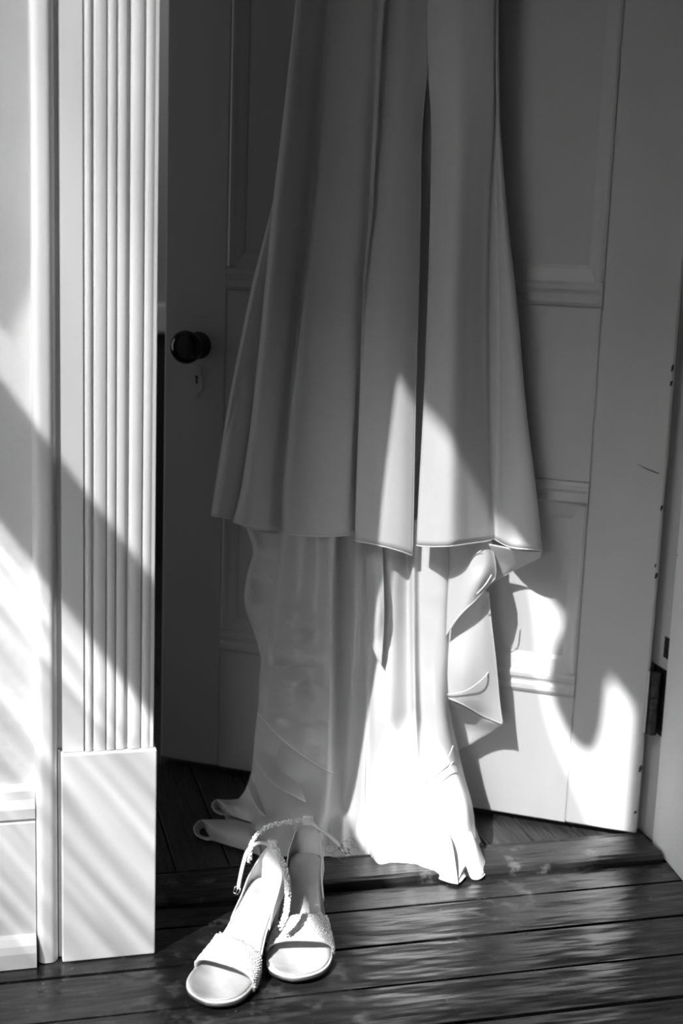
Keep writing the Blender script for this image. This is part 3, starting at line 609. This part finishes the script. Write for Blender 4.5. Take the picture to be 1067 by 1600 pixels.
# ------------------------------------------------------------------ sandals
def interp(tab, t):
    for (a, x), (b, y) in zip(tab[:-1], tab[1:]):
        if t <= b:
            f = (t - a) / (b - a); f2 = f; return x + (y - x) * f2
    return tab[-1][1]
def smooth_tab(tab, t):
    return (interp(tab, max(0, t - .03)) + 2 * interp(tab, t) + interp(tab, min(1, t + .03))) / 4
HW = [(0, 0), (.012, .0125), (.03, .0205), (.06, .0285), (.11, .0365), (.18, .0425), (.28, .0455), (.38, .0435), (.5, .036), (.62, .0295), (.75, .0265), (.86, .0275), (.92, .0255), (.96, .021), (.985, .0135), (1, 0)]
ZC = [(0, .0135), (.08, .0105), (.2, .0095), (.38, .0105), (.48, .019), (.6, .042), (.72, .066), (.82, .081), (.9, .087), (1, .089)]
def sandal(label, toe, heel, side):
    root = bpy.data.objects.new('sandal', None); COL.objects.link(root)
    d = Vector((heel[0] - toe[0], heel[1] - toe[1], 0)); L = d.length; ang = math.atan2(d.y, d.x)
    root.matrix_basis = Matrix.Translation((toe[0], toe[1], 0)) @ Matrix.Rotation(ang, 4, 'Z')
    root['label'] = label; root['category'] = 'shoe'; root['group'] = 'pair of white heeled sandals'
    def hw(t): return .0455 * max(0, 1 - (1 - t / .28) ** 2.4) ** (1 / 2.2) if t < .28 else interp(HW, t)
    def zc(t): return smooth_tab(ZC, t)
    def cy(t): return side * .006 * math.sin(math.pi * min(1, t * 1.3))
    ts = [0, .0012, .004, .008, .013, .02, .03, .045, .06, .085] + list(np.linspace(.11, .9, 34)) + [.92, .94, .96, .975, .985, .993, 1]
    nv = 13
    def slab(name, ins, top, bot, m, cup=.0022):
        vs, fs = [], []
        for t in ts:
            for layer in (top, bot):
                for k in range(nv):
                    v = -1 + 2 * k / (nv - 1)
                    tt = .5 + (t - .5) * ins[1]
                    vs.append((tt * L, cy(t) + v * hw(t) * ins[0], zc(t) + layer + cup * v * v * min(1, hw(t) / .03)))
        n2 = nv * 2
        for i in range(len(ts) - 1):
            for k in range(nv - 1):
                a = i * n2 + k; fs.append((a, a + 1, a + n2 + 1, a + n2)); b = a + nv; fs.append((b + 1, b, b + n2, b + n2 + 1))
            a = i * n2; fs.append((a + nv, a, a + n2, a + n2 + nv)); a = i * n2 + nv - 1; fs.append((a, a + nv, a + nv + n2, a + n2))
        return mesh_obj(name, vs, fs, m, root, True)
    slab('outsole', (1.0, 1.0), -.004, -.0085, M_sole)
    slab('midsole', (1.0, 1.002), 0.0, -.0038, M_leather)
    ins = slab('insole', (.93, .985), .0016, .0002, M_insole)
    # heel pad outline
    path = [(.66 * L, cy(.66) - hw(.66) * .7, zc(.66) + .0028)]
    arc = []
    for k in range(17):
        th = -math.pi / 2 + math.pi * k / 16
        t = .80 - .075 * math.cos(th)
    # toe strap: broad beaded band over the ball of the foot
    def band(name, ta, tb, H0, H1, m, wide=1.04, thick=.0032):
        vs, fs = [], []; na, nb = 30, 10
        for j in range(nb):
            f = j / (nb - 1)
            for i in range(na):
                a = math.pi * i / (na - 1)
                skew = side * .03 * math.cos(a)
                t = ta + (tb - ta) * f + skew
                H = H0 + (H1 - H0) * f + .002 * math.sin(math.pi * f)
                vs.append((t * L, cy(t) + hw(t) * wide * math.copysign(abs(math.cos(a)) ** .75, math.cos(a)), zc(t) - .006 + (H + .006) * math.sin(a) ** .5))
        for j in range(nb - 1):
            for i in range(na - 1): fs.append((j * na + i, j * na + i + 1, (j + 1) * na + i + 1, (j + 1) * na + i))
        o = mesh_obj(name, vs, fs, m, root, True)
        md = o.modifiers.new('thickness', 'SOLIDIFY'); md.thickness = thick; md.offset = 1
        return o, vs
    toe_s, bv = band('toe_strap', .30, .49, .019, .026, M_band, 1.0)
    ico = bmesh.new(); bmesh.ops.create_icosphere(ico, subdivisions=1, radius=1); IV = [v.co.copy() for v in ico.verts]; IF = [tuple(v.index for v in f.verts) for f in ico.faces]; ico.free()
    rng = random.Random(3 if side > 0 else 5)
    def beads(name, spots, parent):
        vs, fs = [], []
        for p, r in spots:
            o = len(vs); vs += [p + q * r for q in IV]; fs += [tuple(i + o for i in f) for f in IF]
        return mesh_obj(name, vs, fs, M_bead, parent, True, None, 'stuff')
    sp = []
    c0 = Vector((.38 * L, 0, -.01))
    for k in range(520):
        j = rng.random() * 8.99; i = rng.random() * 28.99
        if rng.random() < .45: i = rng.choice((rng.random() * 6, 23 + rng.random() * 5.9))
        a = Vector(bv[int(j) * 30 + int(i)]); b = Vector(bv[int(j + 1) * 30 + int(i) + 1]); p = a.lerp(b, rng.random())
        nrm = Vector((0, p.y - cy(.38), (p.z - .0) * .9)).normalized()
        sp.append((p + nrm * .0034, rng.uniform(.0009, .0017)))
    beads('beadwork', sp, toe_s)
    # heel: slim block, tapering
    vs, fs = [], []; nz, na = 10, 16
    for k in range(nz):
        f = k / (nz - 1); z = (zc(.9) - .0085) * (1 - f) + .0035 * f; s = 1 - .52 * f ** .8
        for q in range(na):
            th = 2 * math.pi * q / na
            x = (.905 + .012 * f) * L + .0185 * s * math.copysign(abs(math.cos(th)) ** .8, math.cos(th)); y = cy(.9) + .0235 * s * math.copysign(abs(math.sin(th)) ** .8, math.sin(th))
            vs.append((x, y, z + (.0025 * math.cos(th) - .0 if k == 0 else 0)))
    for k in range(nz - 1):
        for q in range(na): fs.append((k * na + q, k * na + (q + 1) % na, (k + 1) * na + (q + 1) % na, (k + 1) * na + q))
    fs.append(tuple(range(na))); fs.append(tuple(range(nz * na - 1, (nz - 1) * na - 1, -1)))
    hl = mesh_obj('heel', vs, fs, M_leather, root, True)
    vs2 = [(v[0], v[1], z) for z in (.0034, .0002) for v in vs[-na:]]
    mesh_obj('heel_tip', vs2, [(q, (q + 1) % na, na + (q + 1) % na, na + q) for q in range(na)] + [tuple(range(2 * na - 1, na - 1, -1))], M_sole, hl)
    # heel counter: wall round the heel rising to a narrow tab
    HH = [(0, .056), (.10, .053), (.18, .044), (.3, .034), (.45, .027), (.65, .018), (.85, .009), (1, .002)]
    vs, fs = [], []; na, nb = 41, 12
    for i in range(na):
        s = -1 + 2 * i / (na - 1); a = abs(s)
        t = 1 - .34 * a ** 1.6
        yb = math.copysign(hw(min(t, .93)) * 1.03 * min(1, (a / .28)) ** .6, s) if a > 1e-6 else 0
        if a < .28: yb = math.copysign(hw(.93) * 1.03 * math.sin(min(1, a / .30) * math.pi / 2), s) if a > 1e-6 else 0; t = .955 + .047 * math.cos(min(1, a / .30) * math.pi / 2)
        elif a < .45: t = min(t, .955)
        h = interp(HH, a)
        for j in range(nb):
            f = j / (nb - 1)
            sh = 1 - .42 * (f * h / .056) ** 1.2
            vs.append((t * L + .006 * math.sin(f * math.pi * .5) * (1 - a) * 1 - .012 * (f * h / .056) ** 2 * (1 - a), cy(t) * 1 + yb * sh, zc(t) - .004 + f * (h + .004)))
    for i in range(na - 1):
        for j in range(nb - 1): fs.append((i * nb + j, i * nb + j + 1, (i + 1) * nb + j + 1, (i + 1) * nb + j))
    ct = mesh_obj('heel_counter', vs, fs, M_leather, root, True)
    md = ct.modifiers.new('thickness', 'SOLIDIFY'); md.thickness = .002; md.offset = 0
    tab = Vector((vs[(na // 2) * nb + nb - 1]))
    box('strap_loop', tab.x - .004, tab.x + .004, tab.y - .0075, tab.y + .0075, tab.z - .008, tab.z + .0075, M_leather, ct, .002, 2)
    return root, root.matrix_basis @ tab, beads
sL, tabL, bd = sandal('white sandal on the left, toe strap nearer the camera, ankle strap hanging to its left', gr(322, 1577)[:2], gr(424, 1462)[:2], 1)
sR, tabR, bd2 = sandal('white sandal on the right, standing upright with shaded insole and loose buckled ankle strap', gr(456, 1539)[:2], (-.034, 1.928), -1)
print('tabs', tabL, tabR)
def strap(root, pts, rad, flat, bead=False, seed=1):
    o = tube('ankle_strap', pts, rad, M_leather if not bead else M_band, root, root, 8, 50, flat)
    if bead:
        rng = random.Random(seed); P = crom([tuple(p) for p in pts], 120); inv = root.matrix_basis.inverted(); sp = []
        for p in P:
            for q in range(3):
                v = Vector((rng.gauss(0, 1), rng.gauss(0, 1), rng.gauss(0, 1))).normalized()
                sp.append((inv @ (Vector(p) + v * rad * .9), rng.uniform(.0011, .0020)))
        ico_v = []; 
        bd_o = bd('beadwork', sp, o)
    return o
def buckle(root, a, b, w):
    d = (b - a).normalized(); s = d.cross(Vector((0, -1, .3))).normalized()
    loop = [a + s * w, b + s * w, b - s * w, a - s * w, a + s * w]
    inv = root.matrix_basis.inverted(); vs, fs = [], []
    for p, q in zip(loop[:-1], loop[1:]):
        v, f = tube_verts([p, p.lerp(q, .5), q], .0011, 6); o = len(vs); vs += [inv @ x for x in v]; fs += [tuple(i + o for i in g) for g in f]
    v, f = tube_verts([a, b + (b - a) * .3], .0008, 6); o = len(vs); vs += [inv @ x for x in v]; fs += [tuple(i + o for i in g) for g in f]
    return mesh_obj('buckle', vs, fs, M_metal, root, True)
yl, yr = tabL.y, tabR.y
strap(sL, [tabL + Vector((-.004, 0, 0)), pt(404, 1317, yl - .005), pt(388, 1328, yl - .012), pt(380, 1350, yl - .02), pt(375, 1372, yl - .024), pt(372, 1388, yl - .026)], .0034, (1.0, .7))
buckle(sL, pt(372, 1386, yl - .027), pt(368, 1396, yl - .028), .004)
strap(sL, [tabL + Vector((.004, 0, 0)), pt(428, 1322, yl - .006), pt(438, 1340, yl - .02), pt(447, 1368, yl - .04), pt(450, 1400, yl - .055), pt(447, 1428, yl - .065), pt(440, 1448, yl - .07)], .0046, (1.0, .6), True, 3)
strap(sR, [tabR + Vector((-.005, 0, 0)), pt(440, 1286, yr - .006), pt(420, 1291, yr - .014), pt(403, 1304, yr - .022), pt(393, 1320, yr - .028), pt(389, 1345, yr - .03)], .0036, (.8, .9), True, 8)
strap(sR, [tabR + Vector((.005, 0, 0)), pt(492, 1290, yr - .008), pt(508, 1301, yr - .02), pt(522, 1312, yr - .03), pt(533, 1323, yr - .038)], .0032, (1, .7))
buckle(sR, pt(531, 1322, yr - .037), pt(543, 1331, yr - .044), .0035)
